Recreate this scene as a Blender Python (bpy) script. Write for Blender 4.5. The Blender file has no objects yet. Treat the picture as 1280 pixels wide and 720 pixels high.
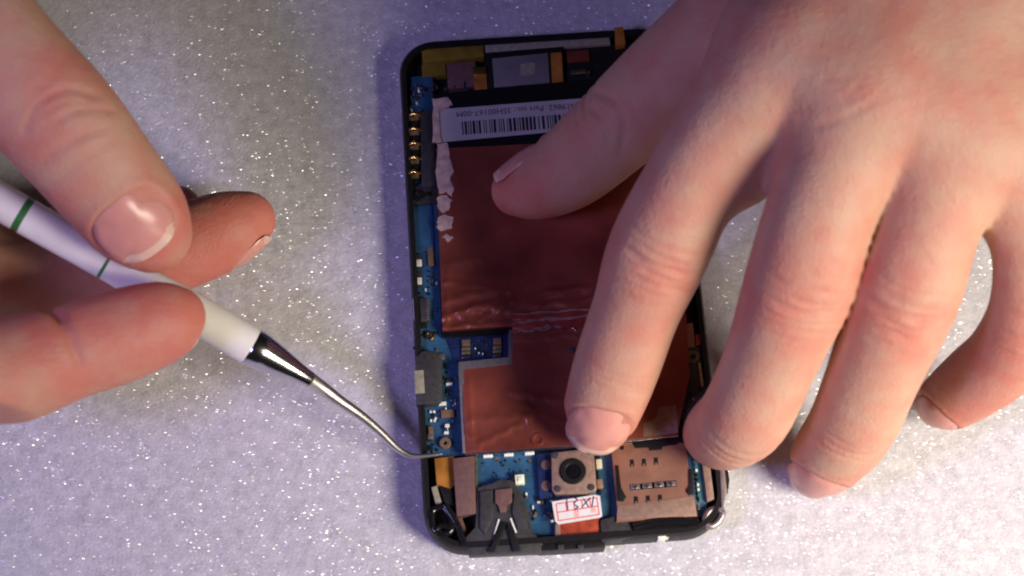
import bpy, bmesh, math, random
import numpy as np
from mathutils import Vector, Matrix

random.seed(7)
RNG = np.random.default_rng(7)
S = 0.001                                   # everything below is written in millimetres
scene = bpy.context.scene
COL = scene.collection

# ------------------------------------------------------------------ camera
TILT, DIST, FPX = math.radians(20.0), 410.0, 2280.0
CAM = np.array([0.0, -DIST * math.sin(TILT), DIST * math.cos(TILT)])
FWD = -CAM / DIST
RIGHT = np.array([1.0, 0, 0])
UP = np.cross(RIGHT, FWD)
cam_d = bpy.data.cameras.new("camera")
cam = bpy.data.objects.new("camera", cam_d)
COL.objects.link(cam)
cam.location = CAM * S
cam.rotation_euler = (TILT, 0, 0)
cam_d.sensor_width = 36.0
cam_d.lens = 36.0 * FPX / 1280.0
cam_d.clip_start = 0.01
cam_d.clip_end = 20.0
cam_d.dof.use_dof = True
cam_d.dof.focus_distance = (DIST - 6.0) * S
cam_d.dof.aperture_fstop = 15.0
scene.camera = cam

# ------------------------------------------------------------------ world and lamps
world = bpy.data.worlds.new("World")
scene.world = world
world.use_nodes = True
bg = world.node_tree.nodes["Background"]
bg.inputs[0].default_value = (0.72, 0.70, 0.80, 1)
bg.inputs[1].default_value = 0.012


def lamp(name, loc, target, size, power, color):
    d = bpy.data.lights.new(name, 'AREA')
    d.shape = 'DISK'
    d.size = size * S
    d.energy = power
    d.color = color
    o = bpy.data.objects.new(name, d)
    COL.objects.link(o)
    o.location = Vector(loc) * S
    o.rotation_euler = (Vector(target) - Vector(loc)).to_track_quat('-Z', 'Y').to_euler()
    return o


key = lamp("desk_lamp", (266, -192, 236), (75, -75, 0), 160, 0.58, (1.0, 0.90, 0.745))
key.data.spread = math.radians(85)
lamp("violet_lamp", (-235, -145, 365), (0, 0, 0), 90, 0.70, (0.50, 0.42, 1.0))

vs = scene.view_settings
vs.view_transform = 'Standard'
vs.look = 'None'
vs.exposure = 0.0
vs.gamma = 1.0
vs.use_curve_mapping = False
try:
    scene.cycles.use_denoising = True
    scene.cycles.filter_width = 2.0
except Exception:
    pass


# ------------------------------------------------------------------ helpers
def P(px, py, z):
    """world point (mm) at height z that stands where the photograph shows it"""
    d = FWD * FPX + RIGHT * (px - 640.0) + UP * (360.0 - py)
    return CAM + d * ((z - CAM[2]) / d[2])


def tag(o, label=None, cat=None, group=None, kind=None):
    if label: o["label"] = label
    if cat: o["category"] = cat
    if group: o["group"] = group
    if kind: o["kind"] = kind
    return o


def empty(name, loc=(0, 0, 0), rz=0.0):
    o = bpy.data.objects.new(name, None)
    COL.objects.link(o)
    o.empty_display_size = 0.01
    o.location = Vector(loc) * S
    o.rotation_euler = (0, 0, rz)
    return o


def link(name, me, mat, parent=None):
    o = bpy.data.objects.new(name, me)
    COL.objects.link(o)
    if mat is not None and len(me.materials) == 0:
        me.materials.append(mat)
    if parent is not None:
        o.parent = parent
    return o


def from_bm(name, bm, mat, parent=None, smooth=None):
    bmesh.ops.recalc_face_normals(bm, faces=bm.faces[:])
    me = bpy.data.meshes.new(name)
    bm.to_mesh(me)
    bm.free()
    if smooth:
        me.shade_smooth()
        try:
            me.set_sharp_from_angle(angle=math.radians(smooth))
        except Exception:
            pass
    return link(name, me, mat, parent)


# ------------------------------------------------------------------ materials
def nd(nt, t, **kw):
    n = nt.nodes.new(t)
    for k, v in kw.items():
        setattr(n, k, v)
    return n


def material(name, color, rough=0.5, metal=0.0, vary=0.12, scale=900.0, bump=0.15, bscale=2500.0, spec=0.5,
             dirt=0.0, coat=0.0):
    m = bpy.data.materials.new(name)
    m.use_nodes = True
    nt = m.node_tree
    b = nt.nodes["Principled BSDF"]
    b.inputs["Roughness"].default_value = rough
    b.inputs["Metallic"].default_value = metal
    b.inputs["Specular IOR Level"].default_value = spec
    b.inputs["Coat Weight"].default_value = coat
    tc = nd(nt, "ShaderNodeTexCoord")
    no = nd(nt, "ShaderNodeTexNoise")
    no.inputs["Scale"].default_value = scale
    no.inputs["Detail"].default_value = 4
    nt.links.new(tc.outputs["Object"], no.inputs["Vector"])
    ramp = nd(nt, "ShaderNodeMapRange")
    ramp.inputs["From Min"].default_value = 0.3
    ramp.inputs["From Max"].default_value = 0.7
    ramp.inputs["To Min"].default_value = 1.0 - vary
    ramp.inputs["To Max"].default_value = 1.0 + vary
    nt.links.new(no.outputs["Fac"], ramp.inputs["Value"])
    mul = nd(nt, "ShaderNodeMix", data_type='RGBA', blend_type='MULTIPLY')
    mul.inputs[0].default_value = 1.0
    mul.inputs[6].default_value = (*color, 1)
    nt.links.new(ramp.outputs[0], mul.inputs[7])
    nt.links.new(mul.outputs[2], b.inputs["Base Color"])
    if bump:
        n2 = nd(nt, "ShaderNodeTexNoise")
        n2.inputs["Scale"].default_value = bscale
        n2.inputs["Detail"].default_value = 3
        nt.links.new(tc.outputs["Object"], n2.inputs["Vector"])
        bp = nd(nt, "ShaderNodeBump")
        bp.inputs["Strength"].default_value = bump
        bp.inputs["Distance"].default_value = 0.0002
        nt.links.new(n2.outputs["Fac"], bp.inputs["Height"])
        nt.links.new(bp.outputs[0], b.inputs["Normal"])
    return m


M = dict(
    black=material("black_plastic", (0.011, 0.010, 0.011), 0.42, spec=0.3),
    black2=material("dark_grey_plastic", (0.035, 0.034, 0.037), 0.5, vary=0.3),
    gloss=material("glossy_black", (0.008, 0.008, 0.010), 0.16),
    pcb=material("blue_circuit_board", (0.022, 0.075, 0.155), 0.33, vary=0.35, scale=260, bump=0.3, bscale=1400),
    pcb2=material("dark_blue_circuit_board", (0.010, 0.022, 0.085), 0.35, vary=0.4, scale=400, bump=0.3, bscale=1500),
    teal=material("teal_circuit_board", (0.035, 0.13, 0.16), 0.4, vary=0.4, scale=700, bump=0.3),
    steel=material("nickel_steel", (0.62, 0.60, 0.57), 0.24, 1.0, vary=0.15),
    dullsteel=material("dull_shield_metal", (0.40, 0.36, 0.37), 0.42, 0.9, vary=0.15),
    chrome=material("polished_steel", (0.60, 0.59, 0.60), 0.17, 1.0, vary=0.08, scale=400, bump=0.05),
    gold=material("gold_contact", (0.78, 0.55, 0.22), 0.24, 1.0, vary=0.2),
    brass=material("dull_brass", (0.52, 0.42, 0.24), 0.35, 0.9, vary=0.3, scale=1200),
    tan=material("tan_shield", (0.36, 0.235, 0.185), 0.42, 0.4, vary=0.2),
    simcop=material("copper_card_holder", (0.37, 0.185, 0.13), 0.38, 0.5, vary=0.2, scale=220),
    mauve=material("mauve_connector", (0.16, 0.085, 0.08), 0.5, 0.1, vary=0.15),
    kapton=material("orange_flex", (0.36, 0.15, 0.025), 0.33, 0.0, vary=0.3, scale=300),
    yellow=material("yellow_flex", (0.20, 0.145, 0.018), 0.33, 0.0, vary=0.35, scale=300),
    redflex=material("red_copper_flex", (0.40, 0.07, 0.035), 0.35, 0.2, vary=0.3, scale=500),
    cream=material("cream_plastic", (0.62, 0.58, 0.44), 0.5),
    white=material("white_ceramic", (0.78, 0.78, 0.74), 0.45),
    led=material("pale_green_led", (0.80, 0.86, 0.62), 0.3),
    paper=material("white_label_paper", (0.72, 0.71, 0.72), 0.55, vary=0.05, bump=0.1),
    residue=material("torn_paper_residue", (0.50, 0.36, 0.33), 0.75, vary=0.3, scale=500, bump=0.6, bscale=900),
    ink=material("black_ink", (0.015, 0.014, 0.02), 0.5),
    redink=material("red_ink", (0.72, 0.10, 0.10), 0.6),
    paleredink=material("pale_red_ink", (0.80, 0.42, 0.40), 0.6),
    blueink=material("blue_black_ink", (0.03, 0.03, 0.16), 0.5),
    brownchip=material("brown_chip", (0.16, 0.10, 0.06), 0.45),
    silvermod=material("silver_module", (0.30, 0.28, 0.30), 0.4, 0.5, vary=0.15, scale=200),
    grey=material("grey_bezel", (0.28, 0.265, 0.20), 0.45, vary=0.2),
    handle=material("white_handle", (0.78, 0.76, 0.72), 0.3, vary=0.08, scale=120, bump=0.05, coat=0.3),
    green=material("green_band", (0.03, 0.17, 0.035), 0.4),
    lens=material("lens_glass", (0.006, 0.006, 0.010), 0.06),
)


def foil_material():
    m = material("copper_foil", (0.31, 0.075, 0.055), 0.33, 0.5, vary=0.45, scale=60, bump=0.6, bscale=130)
    nt = m.node_tree
    b = nt.nodes["Principled BSDF"]
    b.inputs["Coat Weight"].default_value = 0.25
    b.inputs["Coat Roughness"].default_value = 0.22
    return m


def add_traces(m, light):
    nt = m.node_tree
    b = nt.nodes["Principled BSDF"]
    src = b.inputs["Base Color"].links[0].from_socket
    tc = nd(nt, "ShaderNodeTexCoord")
    br_ = nd(nt, "ShaderNodeTexBrick")
    br_.inputs["Scale"].default_value = 260
    br_.inputs["Mortar Size"].default_value = 0.035
    br_.inputs["Color1"].default_value = (0, 0, 0, 1); br_.inputs["Color2"].default_value = (0, 0, 0, 1); br_.inputs["Mortar"].default_value = (1, 1, 1, 1)
    nt.links.new(tc.outputs["Object"], br_.inputs["Vector"])
    vo = nd(nt, "ShaderNodeTexVoronoi"); vo.inputs["Scale"].default_value = 620
    nt.links.new(tc.outputs["Object"], vo.inputs["Vector"])
    lt = nd(nt, "ShaderNodeMath", operation='LESS_THAN'); lt.inputs[1].default_value = 0.16
    nt.links.new(vo.outputs["Distance"], lt.inputs[0])
    mx = nd(nt, "ShaderNodeMath", operation='MAXIMUM')
    nt.links.new(br_.outputs["Color"], mx.inputs[0]); nt.links.new(lt.outputs[0], mx.inputs[1])
    bs_ = nd(nt, "ShaderNodeMath", operation='MULTIPLY'); bs_.inputs[1].default_value = 0.22
    nt.links.new(br_.outputs["Color"], bs_.inputs[0]); nt.links.new(bs_.outputs[0], mx.inputs[0])
    sc = nd(nt, "ShaderNodeMath", operation='MULTIPLY'); sc.inputs[1].default_value = 0.5
    nt.links.new(mx.outputs[0], sc.inputs[0])
    mi = nd(nt, "ShaderNodeMix", data_type='RGBA')
    nt.links.new(sc.outputs[0], mi.inputs[0]); nt.links.new(src, mi.inputs[6]); mi.inputs[7].default_value = (*light, 1)
    nt.links.new(mi.outputs[2], b.inputs["Base Color"])


add_traces(M['pcb'], (0.07, 0.15, 0.24))
add_traces(M['pcb2'], (0.04, 0.07, 0.17))
M['foil'] = foil_material()
M['label'] = material("grey_white_label", (0.42, 0.41, 0.42), 0.5, vary=0.08, scale=200, bump=0.1)
M['wire'] = material("satin_steel", (0.66, 0.64, 0.62), 0.36, 1.0, vary=0.1, bump=0.08)
M['foildark'] = material("burnt_copper_foil", (0.20, 0.048, 0.028), 0.36, 0.3, vary=0.3, scale=60, bump=0.25, bscale=260)


def foam_material():
    m = bpy.data.materials.new("sparkling_white_foam")
    m.use_nodes = True
    nt = m.node_tree
    L = nt.links.new
    b = nt.nodes["Principled BSDF"]
    out = nt.nodes["Material Output"]
    tc = nd(nt, "ShaderNodeTexCoord")
    # mottled base
    no = nd(nt, "ShaderNodeTexNoise"); no.inputs["Scale"].default_value = 330; no.inputs["Detail"].default_value = 6; no.inputs["Roughness"].default_value = 0.7
    L(tc.outputs["Object"], no.inputs["Vector"])
    mr = nd(nt, "ShaderNodeMapRange")
    mr.inputs["From Min"].default_value = 0.3; mr.inputs["From Max"].default_value = 0.7
    mr.inputs["To Min"].default_value = 0.43; mr.inputs["To Max"].default_value = 0.66
    L(no.outputs["Fac"], mr.inputs["Value"])
    comb = nd(nt, "ShaderNodeCombineColor")
    L(mr.outputs[0], comb.inputs[0]); L(mr.outputs[0], comb.inputs[1]); L(mr.outputs[0], comb.inputs[2])
    tint = nd(nt, "ShaderNodeMix", data_type='RGBA', blend_type='MULTIPLY'); tint.inputs[0].default_value = 1.0
    L(comb.outputs[0], tint.inputs[6]); tint.inputs[7].default_value = (1.0, 0.985, 1.09, 1)
    L(tint.outputs[2], b.inputs["Base Color"])
    b.inputs["Roughness"].default_value = 0.6
    b.inputs["Specular IOR Level"].default_value = 0.3
    bp = nd(nt, "ShaderNodeBump"); bp.inputs["Strength"].default_value = 0.3; bp.inputs["Distance"].default_value = 0.0005
    n2 = nd(nt, "ShaderNodeTexNoise"); n2.inputs["Scale"].default_value = 1300; n2.inputs["Detail"].default_value = 3
    L(tc.outputs["Object"], n2.inputs["Vector"])
    L(n2.outputs["Fac"], bp.inputs["Height"]); L(bp.outputs[0], b.inputs["Normal"])
    # tiny tilted facets of the foam skin that glint when they face a lamp
    vo = nd(nt, "ShaderNodeTexVoronoi"); vo.feature = 'F1'; vo.inputs["Scale"].default_value = 2100
    mp = nd(nt, "ShaderNodeMapping")
    mp.inputs["Rotation"].default_value = (0, 0, math.radians(-38)); mp.inputs["Scale"].default_value = (0.62, 1.25, 1.0)
    L(tc.outputs["Object"], mp.inputs["Vector"]); L(mp.outputs[0], vo.inputs["Vector"])
    sub = nd(nt, "ShaderNodeVectorMath", operation='SUBTRACT'); sub.inputs[1].default_value = (0.5, 0.5, 0.5)
    L(vo.outputs["Color"], sub.inputs[0])
    mu = nd(nt, "ShaderNodeVectorMath", operation='MULTIPLY'); mu.inputs[1].default_value = (1.35, 1.35, 0.0)
    L(sub.outputs[0], mu.inputs[0])
    ge = nd(nt, "ShaderNodeNewGeometry")
    ad = nd(nt, "ShaderNodeVectorMath", operation='ADD')
    L(ge.outputs["Normal"], ad.inputs[0]); L(mu.outputs[0], ad.inputs[1])
    nm = nd(nt, "ShaderNodeVectorMath", operation='NORMALIZE'); L(ad.outputs[0], nm.inputs[0])
    gl = nd(nt, "ShaderNodeBsdfGlossy"); gl.inputs["Roughness"].default_value = 0.36
    gl.inputs["Color"].default_value = (1, 1, 1, 1)
    L(nm.outputs[0], gl.inputs["Normal"])
    mask = nd(nt, "ShaderNodeMapRange")
    mask.inputs["From Min"].default_value = 0.0; mask.inputs["From Max"].default_value = 0.48
    mask.inputs["To Min"].default_value = 0.34; mask.inputs["To Max"].default_value = 0.0
    L(vo.outputs["Distance"], mask.inputs["Value"])
    cl = nd(nt, "ShaderNodeTexNoise"); cl.inputs["Scale"].default_value = 240; cl.inputs["Detail"].default_value = 3
    L(tc.outputs["Object"], cl.inputs["Vector"])
    cm_ = nd(nt, "ShaderNodeMapRange")
    cm_.inputs["From Min"].default_value = 0.38; cm_.inputs["From Max"].default_value = 0.66
    cm_.inputs["To Min"].default_value = 0.3; cm_.inputs["To Max"].default_value = 1.7
    L(cl.outputs["Fac"], cm_.inputs["Value"])
    mk = nd(nt, "ShaderNodeMath", operation='MULTIPLY'); L(mask.outputs[0], mk.inputs[0]); L(cm_.outputs[0], mk.inputs[1])
    mix = nd(nt, "ShaderNodeMixShader")
    L(mk.outputs[0], mix.inputs[0]); L(b.outputs[0], mix.inputs[1]); L(gl.outputs[0], mix.inputs[2])
    L(mix.outputs[0], out.inputs["Surface"])
    return m


def skin_material():
    m = bpy.data.materials.new("skin")
    m.use_nodes = True
    nt = m.node_tree
    L = nt.links.new
    b = nt.nodes["Principled BSDF"]
    tc = nd(nt, "ShaderNodeTexCoord")
    at = nd(nt, "ShaderNodeAttribute"); at.attribute_name = "flush"
    no = nd(nt, "ShaderNodeTexNoise"); no.inputs["Scale"].default_value = 130; no.inputs["Detail"].default_value = 5
    L(tc.outputs["Object"], no.inputs["Vector"])
    mr = nd(nt, "ShaderNodeMapRange")
    mr.inputs["From Min"].default_value = 0.35; mr.inputs["From Max"].default_value = 0.65
    mr.inputs["To Min"].default_value = -0.26; mr.inputs["To Max"].default_value = 0.26
    L(no.outputs["Fac"], mr.inputs["Value"])
    ad = nd(nt, "ShaderNodeMath", operation='ADD'); ad.use_clamp = True
    L(at.outputs["Fac"], ad.inputs[0]); L(mr.outputs[0], ad.inputs[1])
    cr = nd(nt, "ShaderNodeValToRGB")
    cr.color_ramp.elements[0].position = 0.0
    cr.color_ramp.elements[0].color = (0.51, 0.305, 0.222, 1)
    cr.color_ramp.elements[1].position = 1.0
    cr.color_ramp.elements[1].color = (0.52, 0.165, 0.128, 1)
    L(ad.outputs[0], cr.inputs[0])
    L(cr.outputs[0], b.inputs["Base Color"])
    b.inputs["Roughness"].default_value = 0.56
    b.inputs["Specular IOR Level"].default_value = 0.28
    b.inputs["Subsurface Weight"].default_value = 0.4
    b.inputs["Subsurface Radius"].default_value = (1.0, 0.36, 0.2)
    b.inputs["Subsurface Scale"].default_value = 0.0024
    # fine skin lines: two crossing stretched voronoi nets plus pores
    vo = nd(nt, "ShaderNodeTexVoronoi"); vo.feature = 'DISTANCE_TO_EDGE'; vo.inputs["Scale"].default_value = 900
    L(tc.outputs["Object"], vo.inputs["Vector"])
    n2 = nd(nt, "ShaderNodeTexNoise"); n2.inputs["Scale"].default_value = 500; n2.inputs["Detail"].default_value = 6
    L(tc.outputs["Object"], n2.inputs["Vector"])
    mm = nd(nt, "ShaderNodeMath", operation='MULTIPLY_ADD')
    L(vo.outputs["Distance"], mm.inputs[0]); mm.inputs[1].default_value = 0.6
    L(n2.outputs["Fac"], mm.inputs[2])
    bp = nd(nt, "ShaderNodeBump"); bp.inputs["Strength"].default_value = 0.5; bp.inputs["Distance"].default_value = 0.0004
    L(mm.outputs[0], bp.inputs["Height"]); L(bp.outputs[0], b.inputs["Normal"])
    return m


def nail_material():
    m = material("fingernail", (0.60, 0.275, 0.235), 0.32, 0.0, vary=0.06, scale=200, bump=0.05)
    b = m.node_tree.nodes["Principled BSDF"]
    b.inputs["Subsurface Weight"].default_value = 0.4
    b.inputs["Subsurface Radius"].default_value = (1.0, 0.4, 0.25)
    b.inputs["Subsurface Scale"].default_value = 0.0015
    return m


SKIN, NAIL, FOAM = skin_material(), nail_material(), foam_material()
NAILTIP = material("nail_free_edge", (0.66, 0.44, 0.36), 0.35, vary=0.05)

# ------------------------------------------------------------------ the foam sheet everything lies on
bm = bmesh.new()
bmesh.ops.create_grid(bm, x_segments=40, y_segments=34, size=0.5)
for v in bm.verts:
    v.co.x *= 1.2
    d = math.hypot(v.co.x, v.co.y)
    v.co.z = 0.0
r = bmesh.ops.extrude_face_region(bm, geom=bm.faces[:])
for v in [g for g in r['geom'] if isinstance(g, bmesh.types.BMVert)]:
    v.co.z -= 0.006
foam = from_bm("foam_sheet", bm, FOAM)
tag(foam, "sparkling white packing foam sheet under the phone", "foam sheet", kind="structure")

# ------------------------------------------------------------------ the opened phone
TH = math.radians(4.0)
PC = np.array([9.6, 0.5, 0.0])
phone = empty("opened_phone", PC, TH)
tag(phone, "opened smartphone with bare blue circuit board and copper foil shields", "phone")
CT, ST = math.cos(TH), math.sin(TH)


def U(px, py, z):
    """photo position at height z -> phone's own axes (mm)"""
    w = P(px, py, z) - PC
    return np.array([w[0] * CT + w[1] * ST, -w[0] * ST + w[1] * CT, z])


def prism_bm(bm, pts, z0, z1, bev=0.0):
    """closed prism over an outline given in phone axes (mm)"""
    lo = [bm.verts.new((p[0] * S, p[1] * S, z0 * S)) for p in pts]
    hi = [bm.verts.new((p[0] * S, p[1] * S, z1 * S)) for p in pts]
    n = len(pts)
    top = bm.faces.new(hi)
    bot = bm.faces.new(lo[::-1])
    sides = [bm.faces.new((lo[i], lo[(i + 1) % n], hi[(i + 1) % n], hi[i])) for i in range(n)]
    if bev > 0:
        ed = list({e for e in top.edges} | {e for f in sides for e in f.edges if abs(e.verts[0].co.z - e.verts[1].co.z) > 1e-9})
        bmesh.ops.bevel(bm, geom=ed, offset=bev * S, segments=2, affect='EDGES', profile=0.6, clamp_overlap=True)


def box(name, mat, px0, py0, px1, py1, z0, z1, parent=phone, bev=0.12, rot=0.0):
    a, b = U(px0, py0, z1), U(px1, py1, z1)
    c = (a + b) / 2
    hx, hy = abs(b[0] - a[0]) / 2, abs(b[1] - a[1]) / 2
    pts = [(-hx, -hy), (hx, -hy), (hx, hy), (-hx, hy)]
    cr, sr = math.cos(rot), math.sin(rot)
    pts = [(c[0] + x * cr - y * sr, c[1] + x * sr + y * cr) for x, y in pts]
    bm = bmesh.new()
    prism_bm(bm, pts, z0, z1, min(bev, 0.3 * (z1 - z0), 0.3 * hx, 0.3 * hy))
    return from_bm(name, bm, M[mat], parent, smooth=30)


def poly(name, mat, pix, z0, z1, parent=phone, bev=0.12):
    bm = bmesh.new()
    prism_bm(bm, [U(x, y, z1)[:2] for x, y in pix], z0, z1, bev)
    return from_bm(name, bm, M[mat], parent, smooth=30)


def disc(name, mat, px, py, r, z0, z1, parent=phone, n=24, hole=0.0, bev=0.1):
    c = U(px, py, z1)
    bm = bmesh.new()
    if hole <= 0:
        prism_bm(bm, [(c[0] + r * math.cos(t), c[1] + r * math.sin(t)) for t in np.linspace(0, 2 * math.pi, n, endpoint=False)], z0, z1, bev)
    else:
        prof = [(hole, z0), (r, z0), (r, z1 - bev), (r - bev, z1), (hole + bev, z1), (hole, z1 - bev)]
        rings = []
        for t in np.linspace(0, 2 * math.pi, n, endpoint=False):
            rings.append([bm.verts.new(((c[0] + q * math.cos(t)) * S, (c[1] + q * math.sin(t)) * S, z * S)) for q, z in prof])
        k = len(prof)
        for i in range(n):
            for j in range(k):
                bm.faces.new((rings[i][j], rings[(i + 1) % n][j], rings[(i + 1) % n][(j + 1) % k], rings[i][(j + 1) % k]))
    return from_bm(name, bm, M[mat], parent, smooth=35)


def tube_bm(bm, pts, rads, seg=12, caps=True):
    pts = [np.array(p, float) for p in pts]
    prev = None
    rings = []
    for i, p in enumerate(pts):
        t = pts[min(i + 1, len(pts) - 1)] - pts[max(i - 1, 0)]
        t /= np.linalg.norm(t)
        if prev is None:
            a = np.array([0, 0, 1.0]) if abs(t[2]) < 0.9 else np.array([1.0, 0, 0])
            u = np.cross(t, a)
        else:
            u = prev - t * (prev @ t)
        u /= np.linalg.norm(u)
        prev = u
        v = np.cross(t, u)
        rr = rads[i] if hasattr(rads, '__len__') else rads
        rings.append([bm.verts.new((p + rr * (u * math.cos(a) + v * math.sin(a))) * S) for a in np.linspace(0, 2 * math.pi, seg, endpoint=False)])
    for i in range(len(rings) - 1):
        for j in range(seg):
            bm.faces.new((rings[i][j], rings[i][(j + 1) % seg], rings[i + 1][(j + 1) % seg], rings[i + 1][j]))
    if caps:
        bm.faces.new(rings[0][::-1])
        bm.faces.new(rings[-1])


def rounded(x0, y0, x1, y1, rads, n=8):
    """rounded rectangle, radii for BL, BR, TR, TL"""
    out = []
    cs = [(x0, y0, 1, 1, 180), (x1, y0, -1, 1, 270), (x1, y1, -1, -1, 0), (x0, y1, 1, -1, 90)]
    for (cx, cy, sx, sy, a0), r in zip(cs, rads):
        for k in range(n + 1):
            a = math.radians(a0 + 90 * k / n)
            out.append((cx + sx * r + r * math.cos(a), cy + sy * r + r * math.sin(a)))
    return out


# chassis: tray with a raised rim, rounded corners
OW, OH = 32.0, 60.0
outer = rounded(-OW, -OH, OW, OH, (9, 9, 8, 8))
inner = rounded(-OW + 1.5, -OH + 1.6, OW - 1.5, OH - 2.0, (7.6, 7.6, 6.6, 6.6))
bm = bmesh.new()
prof = []
for (pts, z) in ((outer, 1.2), (outer, 6.2), ([(x * 0.985, y * 0.992) for x, y in outer], 7.2), (inner, 7.2), (inner, 3.0)):
    prof.append([bm.verts.new((x * S, y * S, z * S)) for x, y in pts])
n = len(outer)
base = [bm.verts.new((x * 0.95 * S, y * 0.97 * S, 0.05 * S)) for x, y in outer]
for a, b in zip([base] + prof[:-1], prof):
    for i in range(n):
        bm.faces.new((a[i], a[(i + 1) % n], b[(i + 1) % n], b[i]))
bm.faces.new(prof[-1])
bm.faces.new(base[::-1])
chassis = from_bm("chassis", bm, M['black'], phone, smooth=40)

# main board: strip on the left, wide part below
board = poly("circuit_board", 'pcb', [(513, 96), (541, 94), (545, 236), (549, 300), (551, 419), (640, 413), (660, 500), (858, 492), (862, 560), (880, 566), (884, 645),
                                      (780, 662), (690, 668), (600, 676), (590, 568), (527, 572), (520, 430), (514, 300)], 3.0, 5.2, bev=0.15)

# --- upper half: battery in black sleeve with barcode label, copper foil over it
sleeve = poly("black_battery_sleeve", 'gloss', [(541, 118), (600, 112), (820, 92), (832, 180), (556, 190), (543, 190)], 3.1, 7.4)
label = poly("barcode_label", 'label', [(545, 137), (700, 125), (780, 119), (785, 155), (700, 164), (548, 178)], 7.42, 7.55, bev=0)
lab_o = U(548, 176, 7.55)


def flat_print(name, quads, z, mat, parent):
    bm = bmesh.new()
    for q in quads:
        vs_ = [bm.verts.new((x * S, y * S, z * S)) for x, y in q]
        bm.faces.new(vs_)
    me = bpy.data.meshes.new(name)
    bm.to_mesh(me); bm.free()
    return link(name, me, M[mat], parent)


# bars run along the label's own slope
p0, p1 = U(577, 152, 7.56)[:2], U(745, 140, 7.56)[:2]
q0 = U(579, 168.5, 7.56)[:2]
ax = (p1 - p0); Lb = np.linalg.norm(ax); ax = ax / Lb
dn = q0 - p0; Hb = np.linalg.norm(dn); dn = np.array([ax[1], -ax[0]])
bars, x = [], 0.0
while x < Lb - 0.6:
    w = random.choice((0.22, 0.22, 0.3, 0.52, 0.6))
    a = p0 + ax * x
    bars.append([a, a + ax * w, a + ax * w + dn * Hb, a + dn * Hb])
    x += w + random.choice((0.26, 0.3, 0.34, 0.58))
flat_print("barcode_print", bars, 7.575, 'ink', label)


def text_print(name, body, size, loc, rot, mat, parent, z):
    cu = bpy.data.curves.new(name, 'FONT')
    cu.body = body
    cu.size = size * S
    cu.resolution_u = 2
    tmp = bpy.data.objects.new(name, cu)
    COL.objects.link(tmp)
    dg = bpy.context.evaluated_depsgraph_get()
    me = bpy.data.meshes.new_from_object(tmp.evaluated_get(dg))
    bpy.data.objects.remove(tmp)
    me.materials.clear()
    o = link(name, me, M[mat], parent)
    o.location = (loc[0] * S, loc[1] * S, z * S)
    o.rotation_euler = (0, 0, rot)
    return o


# the line of lettering stands upside down, as in the photograph
ang = math.atan2(ax[1], ax[0])
tp = U(740, 127.5, 7.58)[:2]
text_print("label_lettering", "1264419862  Part no.: 35H00167-00M", 2.0, tp, ang + math.pi, 'ink', label, 7.58)


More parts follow.
